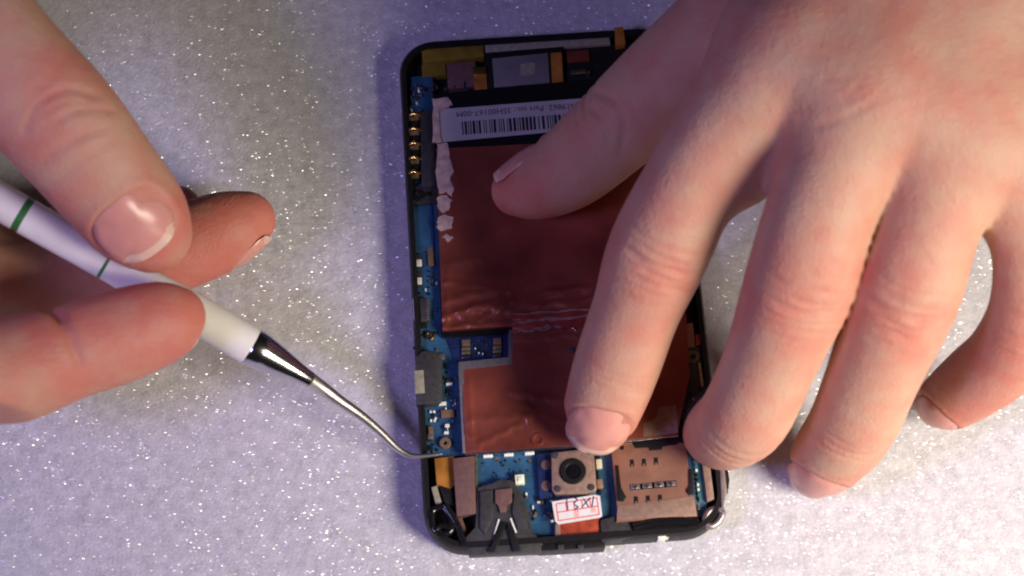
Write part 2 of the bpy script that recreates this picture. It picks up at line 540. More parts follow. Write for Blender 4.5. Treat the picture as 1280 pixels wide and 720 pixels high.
def foil_sheet(name, mat, pix, z, parent, step=0.5, amp=0.12, ridges=(), thick=0.5, edge=0.0, seed=0):
    """foil over an outline: a fine wrinkled top sheet with turned-down edges (phone axes)"""
    rng = np.random.default_rng(seed)
    out = np.array([U(x, y, z)[:2] for x, y in pix])
    lo, hi = out.min(0), out.max(0)
    nx, ny = [int(math.ceil((hi[k] - lo[k]) / step)) + 1 for k in (0, 1)]
    xs, ys = np.linspace(lo[0], hi[0], nx), np.linspace(lo[1], hi[1], ny)
    X, Y = np.meshgrid(xs, ys, indexing='ij')

    def inside(x, y):
        c = np.zeros(x.shape, bool)
        m = len(out)
        for i in range(m):
            a, b = out[i], out[(i + 1) % m]
            cond = (a[1] > y) != (b[1] > y)
            with np.errstate(divide='ignore', invalid='ignore'):
                xi = (b[0] - a[0]) * (y - a[1]) / (b[1] - a[1] + 1e-12) + a[0]
            c ^= cond & (x < xi)
        return c
    Z = np.zeros_like(X)
    for k in range(26):
        a = rng.uniform(0, math.pi)
        f = rng.uniform(0.1, 0.9)
        Z += np.sin((X * math.cos(a) + Y * math.sin(a)) * f + rng.uniform(0, 6.28)) / (1 + 4 * f)
    Z *= amp * 0.5
    for (ax_, ay_, bx_, by_, h, w) in ridges:
        A, B = U(ax_, ay_, z)[:2], U(bx_, by_, z)[:2]
        d = B - A
        L2 = d @ d
        t = ((X - A[0]) * d[0] + (Y - A[1]) * d[1]) / L2
        tc_ = np.clip(t, 0, 1)
        wob = 0.25 * np.sin(t * 17 + h * 40) + 0.12 * np.sin(t * 41 + w * 9)
        dist = np.hypot(X - A[0] - tc_ * d[0], Y - A[1] - tc_ * d[1] + wob)
        Z += h * np.exp(-(dist / w) ** 2)
    # cells whose centre is inside
    CX, CY = (X[:-1, :-1] + X[1:, 1:]) / 2, (Y[:-1, :-1] + Y[1:, 1:]) / 2
    keep = inside(CX, CY)
    bm = bmesh.new()
    vid = {}

    def V(i, j):
        if (i, j) not in vid:
            vid[i, j] = bm.verts.new((X[i, j] * S, Y[i, j] * S, (z + Z[i, j]) * S))
        return vid[i, j]
    for i, j in zip(*np.nonzero(keep)):
        bm.faces.new((V(i, j), V(i + 1, j), V(i + 1, j + 1), V(i, j + 1)))
    # pull the staircase border onto the outline
    m = len(out)
    border = {v for e in bm.edges if len(e.link_faces) == 1 for v in e.verts}
    for v in border:
        p = np.array([v.co.x, v.co.y]) / S
        best = None
        for i in range(m):
            a, b = out[i], out[(i + 1) % m]
            d = b - a
            t = np.clip(((p - a) @ d) / (d @ d), 0, 1)
            q = a + d * t
            dd = np.hypot(*(p - q))
            if best is None or dd < best[0]:
                best = (dd, q)
        if best[0] < step * 1.5:
            v.co.x, v.co.y = best[1][0] * S, best[1][1] * S
    be = [e for e in bm.edges if len(e.link_faces) == 1]
    r = bmesh.ops.extrude_edge_only(bm, edges=be)
    for g in r['geom']:
        if isinstance(g, bmesh.types.BMVert):
            g.co.z -= thick * S
    return from_bm(name, bm, M[mat], parent, smooth=50)


foil_up = foil_sheet("copper_battery_foil", 'foil',
                     [(545, 186), (700, 178), (832, 170), (845, 250), (858, 388), (760, 397), (640, 408), (553, 413), (549, 300)],
                     7.7, phone, ridges=[(553, 395, 800, 345, 0.5, 0.9), (560, 375, 700, 350, 0.35, 1.0), (556, 410, 640, 404, 0.3, 0.5), (600, 400, 640, 378, 0.35, 0.55), (566, 386, 590, 408, 0.3, 0.4), (556, 352, 640, 366, 0.22, 0.45), (640, 384, 760, 372, 0.4, 0.4), (640, 378, 720, 382, 0.3, 0.35), (640, 370, 740, 362, 0.4, 0.8), (560, 330, 600, 322, 0.2, 1.0),
                                         (590, 385, 640, 388, 0.4, 1.0), (560, 340, 558, 405, 0.3, 0.5)], thick=3.5, amp=0.2, seed=3)
foil_low = foil_sheet("copper_board_shield", 'foil',
                      [(578, 461), (640, 456), (641, 409), (760, 399), (858, 392), (862, 470), (846, 544), (720, 556), (582, 566)],
                      8.0, phone, ridges=[(586, 470, 590, 560, 0.25, 0.45), (590, 525, 660, 520, 0.25, 1.2), (660, 520, 666, 548, 0.3, 0.5), (600, 555, 650, 530, 0.25, 0.6), (582, 540, 600, 560, 0.25, 0.35), (645, 425, 720, 418, 0.25, 0.5), (650, 505, 705, 528, 0.2, 0.4),
                                          (640, 490, 700, 500, 0.3, 0.9)], thick=2.4, amp=0.15, seed=11)
# crumpled clear tape folds between the two foils
folds = [((641, 393), (700, 390), (760, 384), 0.55), ((641, 400), (690, 401), (770, 392), 0.75), ((641, 405), (668, 399), (720, 402), 0.5),
         ((641, 411), (690, 410), (730, 404), 0.6), ((641, 415), (664, 414), (700, 409), 0.45), ((705, 404), (716, 409), (722, 415), 0.4)]
M['tape'] = material("glint_paled_tape", (0.75, 0.58, 0.56), 0.12, 0.8, vary=0.3, scale=300, bump=0.5, bscale=700)  # for the creases: colour lightened so the folds show brighter glints
M['tapered'] = material("red_copper_tape", (0.34, 0.06, 0.05), 0.2, 0.4, vary=0.3, scale=300, bump=0.5, bscale=700)
strip = foil_sheet("tape_fold", 'tapered', [(640, 391), (790, 380), (792, 404), (640, 416)], 8.25, phone, step=0.5, amp=0.25, thick=0.8, seed=5,
                   ridges=[(640, 398, 780, 390, 0.3, 0.5), (640, 408, 760, 402, 0.3, 0.5)])
for a, b, c, w in folds:
    bm = bmesh.new()
    A, B, C_ = U(*a, 8.3), U(*b, 8.35), U(*c, 8.3)
    pts, rr = [], []
    for t in np.linspace(0, 1, 14):
        q = A * (1 - t) ** 2 + 2 * B * t * (1 - t) + C_ * t * t
        q = q + np.array([0, 0.18 * math.sin(t * 19 + w * 50), 0.06 * math.sin(t * 31 + w * 20)])
        pts.append(q); rr.append(w * 0.58 * (0.3 + 0.7 * math.sin(math.pi * min(max(t, 0.05), 0.95))) * (1 + 0.3 * math.sin(t * 37 + w * 90)))
    tube_bm(bm, pts, rr, 8)
    from_bm("tape_crease", bm, M['tape'], strip, smooth=60)
# rim of the board shield where it shows along the notch
poly("shield_rim", 'dullsteel', [(573, 459), (573, 452), (636, 447), (636, 412), (641, 412), (641, 456), (579, 461), (582, 566), (578, 566)], 5.2, 7.9)
poly("shield_edge_strip", 'steel', [(581, 565), (700, 557), (848, 543), (848, 546), (702, 561), (581, 569)], 5.3, 7.6)
for x in (610, 636, 662):
    box("solder_tab", 'white', x - 6, 568.5 - (x - 610) * 0.06, x + 6, 571 - (x - 610) * 0.06, 5.2, 6.0)
disc("dimple", 'foil', 672, 549, 1.5, 7.9, 8.25, foil_low, hole=0.8)
poly("bare_shield_patch", 'tan', [(806, 512), (845, 506), (848, 541), (804, 546)], 8.02, 8.16, bev=0.03)
disc("board_shield_hole", 'black2', 716, 437, 0.7, 8.0, 8.2)

# torn white paper left along the battery's edge
for pts in ([(541, 124), (560, 121), (566, 130), (560, 134), (549, 139), (549, 160), (552, 178), (541, 178)], [(547, 180), (559, 178), (562, 196), (567, 214), (562, 222), (567, 235), (564, 246), (558, 240), (549, 243), (545, 215)],
            [(546, 246), (556, 243), (565, 250), (561, 262), (553, 266), (547, 259)], [(547, 272), (555, 268), (566, 272), (565, 284), (551, 290), (546, 284)],
            [(553, 296), (558, 292), (562, 295), (567, 296), (563, 300), (560, 304), (557, 299)]):
    torn = []
    for (xa, ya), (xb, yb) in zip(pts, pts[1:] + pts[:1]):
        for t in np.linspace(0, 1, 5, endpoint=False):
            torn.append((xa + (xb - xa) * t + random.uniform(-.9, .9), ya + (yb - ya) * t + random.uniform(-.9, .9)))
    poly("paper_residue", 'residue', torn, 7.5, 7.95, bev=0)

# --- left strip of the board
for y in (145, 163.5, 181.5, 199.5, 217.5):
    o = box("spring_contact", 'brass', 511, y - 4, 524, y + 5, 5.2, 6.3)
    bm = bmesh.new()
    a, b, c = U(510, y + 1, 6.3), U(517, y - 3, 7.4), U(526, y - 1, 6.4)
    tube_bm(bm, [a, a * 0.4 + b * 0.6 + np.array([0, 0, .2]), b, b * 0.5 + c * 0.5, c], [0.5, 0.55, 0.6, 0.5, 0.35], 8)
    from_bm("contact_leaf", bm, M['gold'], o, smooth=50)
    box("contact_slot", 'black', 511, y + 5.5, 524, y + 11, 5.2, 6.2)
for k in range(16):
    x, y = random.uniform(511, 524), random.uniform(103, 138)
    box("solder_pad", random.choice(('steel', 'white', 'pcb2', 'dullsteel')), x, y, x + random.uniform(2, 5), y + random.uniform(2, 5), 5.2, 5.2 + random.uniform(.3, .8))
for k in range(12):
    x, y = random.uniform(530, 585), random.uniform(97, 112)
    box("solder_pad", random.choice(('pcb2', 'steel', 'black2', 'black')), x, y, x + random.uniform(2, 6), y + random.uniform(2, 5), 5.2, 5.2 + random.uniform(.3, .8))
poly("contact_block", 'black2', [(525, 140), (541, 138), (545, 232), (527, 234)], 5.2, 6.6)
poly("screw_plate", 'black2', [(510, 234), (546, 231), (547, 254), (511, 256)], 5.2, 5.9)
disc("screw", 'black', 523, 243.5, 1.35, 5.9, 6.5, hole=0.5)
disc("screw", 'black', 536, 242, 0.6, 5.9, 6.2)
poly("plain_board_cover", 'pcb', [(512, 258), (540, 256), (543, 312), (515, 316)], 5.22, 5.6)
box("brown_chip", 'brownchip', 534, 309, 543, 332, 5.2, 5.75)
for y in (328, 350.5):
    c = box("chip_component", 'black2', 519, y - 10, 528, y + 7, 5.2, 5.9)
    box("chip_top", 'white', 520.5, y - 3.5, 527.5, y + 4.5, 5.9, 6.15, c)
for i in range(7):
    box("solder_pad", 'steel', 535 + (i % 2) * 4, 338 + i * 3.4, 537.5 + (i % 2) * 4, 340 + i * 3.4, 5.2, 5.6)
c = box("flex_connector", 'black2', 524, 373, 536, 401, 5.2, 6.6)
box("connector_latch", 'white', 515.5, 373, 523.5, 400, 5.2, 6.9)
for i in range(8):
    box("connector_pin", 'dullsteel', 533, 374.5 + i * 3.3, 537, 376 + i * 3.3, 5.2, 6.7, c, bev=0.03)
box("black_component", 'black', 521, 403, 534, 409, 5.2, 5.9)
disc("gold_screw", 'gold', 537, 419, 1.05, 5.2, 6.0, hole=0.45)
box("solder_pad", 'gold', 536, 421, 539, 425, 5.2, 5.9)

# notch with two contact stacks
recess = poly("contact_recess", 'pcb2', [(556, 418), (634, 413), (634, 446), (575, 450), (568, 452)], 5.2, 5.5)
for x0 in (577, 616):
    for i, yy in enumerate((424.5, 433.5, 438.5, 443.5)):
        y = yy - (x0 - 577) * 0.05
        box("contact_plate", ('brownchip', 'brass', 'brass', 'steel')[i], x0, y, x0 + 11, y + (7.5 if i == 0 else 3.6), 5.5, 6.1, recess)
for k in range(22):
    x, y = random.uniform(592, 609), random.uniform(425, 443)
    box("solder_bead", random.choice(('steel', 'white', 'steel', 'black')), x, y, x + random.uniform(1.4, 2.4), y + random.uniform(1.6, 3), 5.5, 5.9, recess, bev=0.05)
poly("notch_gap", 'gloss', [(553, 416), (639, 409.5), (639, 416), (553, 421)], 5.25, 6.8)

# socket with dark rubber shroud
sh = poly("socket_shroud", 'black2', [(519, 447), (527, 438), (543, 438), (552, 448), (553, 500), (546, 505), (520, 506)], 5.2, 7.6, bev=0.5)
box("socket_window", 'grey', 517.5, 463, 531, 491, 7.3, 7.9, sh)
# small parts on the lower left of the board
for (mat, x0, y0, x1, y1, h) in (('dullsteel', 546, 442, 556, 449, .4), ('black', 556, 454, 559, 461, .5), ('steel', 557.5, 473, 565, 477, .5), ('white', 557.5, 478.5, 566, 481, .6),
                                 ('black', 553.5, 470, 556.5, 474, .6), ('black', 558.5, 486, 561.5, 494, .5), ('white', 548, 502.5, 558, 506, .6), ('white', 527, 504, 534, 507, .6),
                                 ('black', 525, 511, 532, 527, 1.0), ('brownchip', 551, 512.5, 568, 521, .8), ('white', 537, 513, 539.5, 516, .4), ('white', 541, 513, 544, 516, .4),
                                 ('black', 539.5, 516, 543, 520, .4), ('white', 537.5, 524, 540, 527, .4), ('white', 542, 524, 544.5, 527, .4), ('steel', 525, 528, 530, 530, .6),
                                 ('brownchip', 535, 533, 542, 547, .8), ('dullsteel', 534, 543, 542, 548, .9), ('steel', 533, 550, 543, 552, .4), ('black', 532, 558, 541, 562, .7),
                                 ('black', 552.5, 532, 563, 536, .5), ('white', 556, 530, 562, 534, .7), ('white', 555, 539, 561, 542, .6)):
    box("surface_component", mat, x0, y0, x1, y1, 5.2, 5.2 + h)
poly("metal_side_bracket", 'dullsteel', [(525, 530), (529, 530), (532, 563), (527, 564)], 3, 5.6)
disc("board_screw", 'brownchip', 556.5, 553.5, 1.25, 5.2, 6.2, hole=0.4)

for k in range(34):
    x = random.uniform(516, 546); y = random.uniform(340, 440)
    if 514 < x < 538 and 370 < y < 412: continue
    box("solder_bead", random.choice(('steel', 'white', 'black', 'brass', 'dullsteel')), x, y, x + random.uniform(1.4, 3), y + random.uniform(1.4, 3.4), 5.2, 5.2 + random.uniform(.25, .6), bev=0.04)
for k in range(36):
    x = random.uniform(534, 570); y = random.uniform(455, 566)
    if x < 553 and y < 508: continue
    box("solder_bead", random.choice(('steel', 'white', 'black', 'brass', 'dullsteel')), x, y, x + random.uniform(1.4, 3), y + random.uniform(1.4, 3.2), 5.2, 5.2 + random.uniform(.25, .6), bev=0.04)
for k in range(26):
    x = random.uniform(600, 668); y = random.uniform(572, 606)
    box("solder_bead", random.choice(('steel', 'pcb2', 'black', 'pcb2', 'brass')), x, y, x + random.uniform(1.4, 3), y + random.uniform(1.4, 3.2), 5.2, 5.2 + random.uniform(.2, .4), bev=0.04)
# --- bottom left: flex, connector, corner lug
poly("orange_flex_cable", 'kapton', [(543, 573), (568, 570), (569, 606), (561, 613), (546, 608)], 4.0, 5.8)
poly("mauve_flex_connector", 'mauve', [(566, 573), (593, 570), (595, 642), (571, 645)], 4.0, 7.0)
poly("connector_edge", 'brass', [(593.5, 571), (596, 571), (597, 642), (595.5, 643)], 4.0, 6.6, bev=0.05)
poly("cream_clip", 'grey', [(539, 609), (546, 607), (552, 628), (545, 632)], 4.0, 6.6)
poly("dark_cable_end", 'black', [(548, 606), (566, 612), (568, 634), (556, 628)], 4.0, 6.0)
poly("pink_cable", 'mauve', [(571, 648), (577, 646), (588, 676), (583, 680)], 4.0, 5.6)


def loop_part(name, pix, z, r, mat, parent=phone, closed=True, seg=10):
    pts = [U(x, y, z) for x, y in pix]
    n_ = len(pts)
    dense = []
    rng_ = range(n_ if closed else n_ - 1)
    for i in rng_:
        p0_, p1_, p2_, p3_ = [pts[(i + k) % n_] if closed else pts[min(max(i + k, 0), n_ - 1)] for k in (-1, 0, 1, 2)]
        for t in np.linspace(0, 1, 5, endpoint=False):
            dense.append(0.5 * ((2 * p1_) + (-p0_ + p2_) * t + (2 * p0_ - 5 * p1_ + 4 * p2_ - p3_) * t * t + (-p0_ + 3 * p1_ - 3 * p2_ + p3_) * t ** 3))
    if closed:
        dense.append(dense[0]); 
    else:
        dense.append(pts[-1])
    bm = bmesh.new()
    tube_bm(bm, dense, r, seg, caps=not closed)
    bmesh.ops.remove_doubles(bm, verts=bm.verts[:], dist=1e-6)
    return from_bm(name, bm, M[mat], parent, smooth=60)


loop_part("corner_lug", [(540, 640), (552, 634), (562, 645), (564, 662), (552, 668), (541, 660)], 6.8, 0.8, 'gloss')
loop_part("corner_lug_bar", [(543, 663), (553, 657), (565, 661)], 7.0, 0.7, 'gloss', closed=False)
loop_part("corner_rib", [(556, 632), (570, 655), (580, 682)], 6.8, 0.9, 'gloss', closed=False)

# --- black bracket with the two pale lines
br = poly("black_bracket", 'black2', [(596, 608), (617, 606), (624, 598), (640, 600), (650, 612), (662, 640), (664, 668), (676, 672), (677, 690), (586, 694), (580, 672), (596, 660)], 4.0, 7.0, bev=0.3)
poly("bracket_pad", 'mauve', [(619, 612), (640, 610), (640, 628), (634, 631), (633, 640), (625, 641), (624, 632), (619, 629)], 7.0, 7.6, br)
for (a, b) in (((623.5, 649), (618, 668)), ((638, 648), (645, 666))):
    bm = bmesh.new()
    tube_bm(bm, [U(*a, 7.1), U(*b, 7.1)], 0.22, 8)
    from_bm("bracket_wire", bm, M['white'], br, smooth=60)
for pts in ([(627, 652), (634, 652), (619, 690), (610, 690)], [(632, 652), (638, 654), (652, 688), (642, 690)]):
    poly("bracket_leg", 'black', pts, 7.0, 7.7, br, bev=0.25)
poly("bracket_flap", 'black2', [(600, 614), (616, 612), (617, 645), (607, 668), (600, 660)], 7.0, 7.5, br, bev=0.2)
poly("bracket_flap", 'black2', [(643, 616), (658, 640), (660, 660), (648, 662), (640, 640)], 7.0, 7.5, br, bev=0.2)

c = box("white_led", 'led', 643.5, 593.5, 656, 604.5, 5.2, 6.5)
box("led_phosphor", 'white', 647, 596, 653.5, 601.5, 6.5, 6.7, c, bev=0.03)
box("black_component", 'black', 639.5, 594, 643, 605, 5.2, 6.4)
for k in range(30):
    x, y = random.uniform(653, 690), random.uniform(612, 650)
    if x - 653 < (y - 612) * 0.1: continue
    box("solder_bead", random.choice(('steel', 'white', 'black', 'brownchip', 'dullsteel')), x, y, x + random.uniform(2, 4), y + random.uniform(2, 5), 5.2, 5.2 + random.uniform(.3, .9), bev=0.06)
for (x, y) in ((621, 575), (629, 582), (661, 577)):
    disc("test_pad", 'gold', x, y, 0.35, 5.2, 5.4, n=10, bev=0.03)

# --- camera module
flap = poly("camera_flap", 'pcb2', [(671, 568), (689, 566), (691, 622), (675, 624)], 5.2, 6.4)
for y in (581, 607):
    disc("flap_pad", 'mauve', 682.5, y, 1.1, 6.4, 6.55, flap, bev=0.05)
cm = poly("camera_module", 'tan', [(689, 566), (742, 560), (746, 612), (733, 617), (694, 618), (690, 612)], 5.2, 8.0, bev=0.25)
disc("lens_barrel", 'black', 716, 588.5, 2.85, 8.0, 8.5, cm, n=40, hole=1.5, bev=0.3)
disc("lens", 'lens', 716, 589, 1.55, 7.9, 8.25, cm, n=32)
disc("lens_iris", 'gloss', 716, 589, 0.8, 8.25, 8.32, cm, n=24, hole=0.5, bev=0.02)
for (x, y) in ((694, 569), (737, 564), (697, 611), (739, 609)):
    disc("corner_post", 'black2', x, y, 0.75, 8.0, 8.2, cm, n=14, bev=0.05)
for (x0, y0, x1, y1, mt) in ((746, 566, 750, 573, 'black'), (745, 574, 753, 585, 'cream'), (746, 587, 749, 597, 'black'), (746, 599, 754, 610, 'tan'), (748, 612, 752, 617, 'black')):
    box("surface_component", mt, x0, y0, x1, y1, 5.2, 6.2)
poly("camera_flex", 'redflex', [(697, 645), (748, 640), (750, 670), (698, 675)], 5.3, 6.2)
poly("camera_flex_end", 'tan', [(694, 655), (700, 654), (701, 676), (694, 678)], 5.3, 6.4)
stk = poly("paper_sticker", 'paper', [(690, 627), (744, 618.5), (750, 620), (753, 645), (750, 647), (698, 655.5), (694, 652)], 8.05, 8.2, bev=0)


def seg_quad(a, b, w):
    a, b = np.array(a[:2]), np.array(b[:2])
    d = (b - a) / np.linalg.norm(b - a)
    nrm = np.array([-d[1], d[0]]) * w / 2
    return [a - nrm, b - nrm, b + nrm, a + nrm]


def q(x, y): return U(x, y, 8.21)[:2]


grid = [((695, 630), (746, 622)), ((698, 651), (749, 643)), ((695, 630), (698, 651)), ((746, 622), (749, 643)), ((696.5, 640.5), (747.5, 632.5))]
grid += [((707 + 10 * k, 628.2 - 1.6 * k), (708.5 + 10 * k, 638.6 - 1.6 * k)) for k in range(4)]
flat_print("sticker_grid", [seg_quad(q(*a), q(*b), 0.24) for a, b in grid], 8.215, 'redink', stk)
flat_print("sticker_stamp", [[q(717, 638), q(723, 637), q(724, 646), q(718, 647)], [q(738, 635), q(744, 634), q(745, 640), q(739, 641)]], 8.215, 'paleredink', stk)
strokes = [((703, 624), (713, 622)), ((708, 623), (710, 638)), ((717, 622), (722, 624)), ((722, 624), (717, 630)), ((717, 630), (723, 634)), ((723, 634), (718, 637)),
           ((727, 634), (738, 622)), ((729, 623), (736, 634)), ((742, 620), (740, 633))]
flat_print("sticker_handwriting", [seg_quad(q(*a), q(*b), 0.26) for a, b in strokes], 8.225, 'blueink', stk)
loop_part("grey_gasket", [(678, 682), (700, 683), (730, 680), (752, 674)], 5.6, 0.8, 'black2', closed=False)
poly("bottom_black_lip", 'black', [(672, 679), (756, 674), (757, 684), (673, 689)], 1.5, 6.4, bev=0.3)
for x in (697, 722): box("lip_notch", 'black2', x, 681, x + 8, 686, 6.4, 6.9)
poly("antenna_bracket", 'black2', [(750, 650), (768, 645), (790, 655), (792, 672), (752, 678)], 3.0, 6.8, bev=0.4)
disc("gold_pin", 'gold', 674, 679, 0.7, 5.2, 6.9)

# --- SIM card holder
sim = poly("card_holder", 'simcop', [(763, 556), (790, 553), (793, 559), (812, 558), (813, 563), (826, 562), (827, 556), (850, 553), (858, 554), (864, 622), (872, 645), (770, 653), (772, 630)], 5.2, 7.2, bev=0.15)
holes = []
for (x, y) in ((790, 579), (805, 578), (820, 576.5), (795, 625), (810, 624), (825, 623)):
    h = box("contact_window", 'black', x - 3, y - 4.5, x + 3, y + 4.5, 7.2, 7.24, sim, bev=0)
    box("contact_tongue", 'brownchip', x - 1.6, y + 1.5, x + 1.6, y + 4.3, 7.24, 7.5, sim, bev=0.05)
slot = poly("contact_slot", 'gloss', [(787, 606), (845, 600), (846, 608), (788, 613)], 7.2, 7.25, sim, bev=0)
for k in range(4):
    x = 794 + k * 15
    disc("contact_pin", 'steel', x, 608.5 - k * 1.3, 0.45, 7.25, 7.7, sim, n=12)
    box("pin_bar", 'dullsteel', x - 6, 605.5 - k * 1.3, x + 6, 611 - k * 1.3, 7.25, 7.4, sim, bev=0.03)
poly("holder_spring", 'black', [(769, 582), (773, 581), (776, 610), (783, 621), (779, 627), (772, 626)], 7.2, 7.5, sim, bev=0.1)
poly("holder_spring", 'black', [(861, 586), (865, 586), (868, 617), (861, 619), (857, 613), (862, 608)], 7.2, 7.5, sim, bev=0.1)
poly("holder_notch", 'black', [(791, 553), (848, 548), (847, 555), (828, 558), (827, 562), (812, 563), (811, 559), (794, 560)], 7.2, 7.4, sim, bev=0.05)
disc("holder_hole", 'black', 777.5, 559.5, 0.5, 7.2, 7.26, sim, n=12, bev=0)
poly("tape_over_holder", 'tan', [(772, 632), (868, 620), (871, 644), (771, 650)], 7.22, 7.32, sim, bev=0.02)
loop_part("holder_front_lip", [(791, 660), (815, 654), (850, 652), (872, 653)], 6.6, 1.1, 'gloss', closed=False)
poly("holder_front", 'black', [(790, 651), (872, 645), (876, 655), (838, 663), (791, 667)], 3.0, 6.8, bev=0.3)
box("metal_dot", 'steel', 869, 630, 875, 637, 5.2, 7.2)
for i in range(9):
    y = 574 + i * 6
    box("solder_bead", random.choice(('white', 'steel', 'teal', 'black')), 868 + i * .6, y, 871 + i * .6, y + 3.2, 5.2, 5.9)
poly("teal_board_strip", 'teal', [(864, 562), (877, 560), (883, 625), (873, 628)], 5.0, 5.5)
poly("tan_side_strip", 'tan', [(877, 572), (886, 570), (893, 624), (884, 627)], 5.0, 6.6)
poly("cream_bottom_bar", 'cream', [(831, 664), (874, 651), (877, 659), (833, 672)], 3.0, 6.0)
box("white_corner_tab", 'white', 822, 665, 833, 673, 3.0, 6.5)
loop_part("silver_corner_ring", [(881, 652), (886, 640), (896, 636), (903, 641), (898, 652), (888, 658)], 6.4, 0.75, 'dullsteel')
poly("silver_side_trim", 'dullsteel', [(899, 572), (904, 572), (909, 612), (906, 634), (902, 634)], 5.0, 7.4, bev=0.2)
poly("side_key", 'black', [(906, 575), (909, 577), (912, 600), (910, 616), (907, 610)], 4.5, 6.6, bev=0.2)

# --- right side between the fingers
poly("copper_connector", 'simcop', [(836, 410), (866, 403), (869, 433), (839, 436)], 5.0, 7.0)
poly("orange_tab", 'redflex', [(869, 418), (880, 417), (881, 430), (870, 432)], 5.0, 6.6)
poly("black_side_module", 'black2', [(836, 437), (880, 432), (888, 500), (852, 530)], 4.5, 6.4)
disc("module_screw", 'brownchip', 866, 445, 1.4, 6.4, 7.1, hole=0.6)
poly("brass_strip", 'brass', [(872.5, 453), (875.5, 453), (879.5, 482), (876.5, 483)], 6.4, 6.8, bev=0.05)
for k in range(10):
    x, y = random.uniform(862, 884), random.uniform(482, 502)
    box("solder_bead", random.choice(('pcb2', 'steel', 'pcb2', 'black')), x, y, x + 3, y + 3, 5.5, 6.9)

# --- top edge
poly("yellow_flex_cable", 'yellow', [(527, 62), (604, 56), (605, 71), (528, 79)], 4.0, 6.6)
poly("yellow_flex_cable", 'yellow', [(527, 81), (556, 79), (558, 94), (528, 96)], 3.5, 5.4)
poly("violet_flex", 'mauve', [(558, 80), (594, 76), (596, 108), (560, 111)], 3.5, 5.6)
c = poly("copper_clip", 'kapton', [(592, 92), (608, 91), (609, 112), (594, 113)], 4.0, 7.0)
box("clip_top", 'gold', 591, 84, 608, 92, 6.4, 7.4, c)
mod = poly("earpiece_frame", 'black', [(606, 66), (704, 58), (706, 104), (609, 113)], 4.0, 6.8)
poly("earpiece_plate", 'silvermod', [(615, 73), (685, 66), (687, 103), (618, 109)], 6.8, 7.2, mod)
poly("earpiece_mark", 'grey', [(650, 80), (668, 78), (669, 93), (651, 95)], 7.2, 7.22, mod, bev=0)
poly("copper_side_plate", 'kapton', [(688, 66), (702, 65), (704, 102), (690, 103)], 6.8, 7.1, mod)
poly("top_grey_bar", 'grey', [(606, 55), (761, 44), (763, 55), (607, 66)], 4.0, 6.6)
poly("dark_red_module", 'foildark', [(708, 64), (736, 62), (737, 76), (709, 78)], 4.0, 6.0)
poly("black_top_module", 'black', [(706, 60), (800, 52), (806, 112), (708, 112)], 3.2, 5.6)
bm = bmesh.new()
tube_bm(bm, [U(713, 92, 6.6), U(732, 90, 6.6)], 0.75, 12)
from_bm("silver_pin", bm, M['steel'], phone, smooth=50)
disc("pin_head", 'steel', 736, 90, 0.5, 5.6, 7.0)
poly("brown_corner_block", 'kapton', [(768, 34), (779, 33), (782, 55), (770, 57)], 4.0, 7.6)

# ------------------------------------------------------------------ the dental pick
pick = empty("dental_pick", P(312, 432, 25))
tag(pick, "white handled dental pick with chrome ferrule and thin hooked steel tip", "tool")
PO = P(312, 432, 25)
T0, T1 = P(-330, 62, 66.0), P(314, 432.5, 25.0)
axd = (T1 - T0) / np.linalg.norm(T1 - T0)
TLEN = np.linalg.norm(T1 - T0)


def lathe(name, prof, mat, parent, seg=40):
    """prof: (distance from the ferrule joint along the handle, radius)"""
    bm = bmesh.new()
    tube_bm(bm, [T1 + axd * a - PO for a, r_ in prof], [r_ for a, r_ in prof], seg)
    return from_bm(name, bm, M[mat], parent, smooth=40)


def along(px, py):
    """how far along the handle the photo point lies"""
    best = min(np.linspace(0, TLEN, 400), key=lambda s: abs(((T1 - axd * s - CAM) @ RIGHT) / ((T1 - axd * s - CAM) @ FWD) * FPX + 640 - px))
    return -best


b1, b2 = along(133, 338), along(28, 275)
hp = [(-TLEN, 3.0), (-TLEN + 2, 3.9), (b2 - 1.2, 3.9), (b2 - 0.9, 3.9)]
lathe("handle_end", [(-TLEN, 2.6), (-TLEN + 2, 3.9), (b2 - 0.7, 3.8)], 'handle', pick)
lathe("green_band", [(b2 - 0.7, 3.72), (b2 + 0.8, 3.72)], 'green', pick)
lathe("handle_middle", [(b2 + 0.8, 3.8), ((b1 + b2) / 2, 3.7), (b1 - 0.35, 3.55)], 'handle', pick)
lathe("green_band", [(b1 - 0.35, 3.47), (b1 + 0.35, 3.47)], 'green', pick)
lathe("handle_grip", [(b1 + 0.35, 3.55), (b1 * 0.75, 3.6), (b1 * 0.55, 3.95), (b1 * 0.35, 4.15), (-1.0, 4.1), (-0.1, 4.0), (0, 3.8)], 'handle', pick)
fer = lathe("ferrule", [(-0.5, 3.5), (0, 3.95), (0.6, 4.0), (2.6, 3.95), (3.0, 3.8), (6.0, 3.3), (9.0, 2.65), (11.5, 2.15), (13.2, 1.85), (14.2, 1.76)], 'chrome', pick)
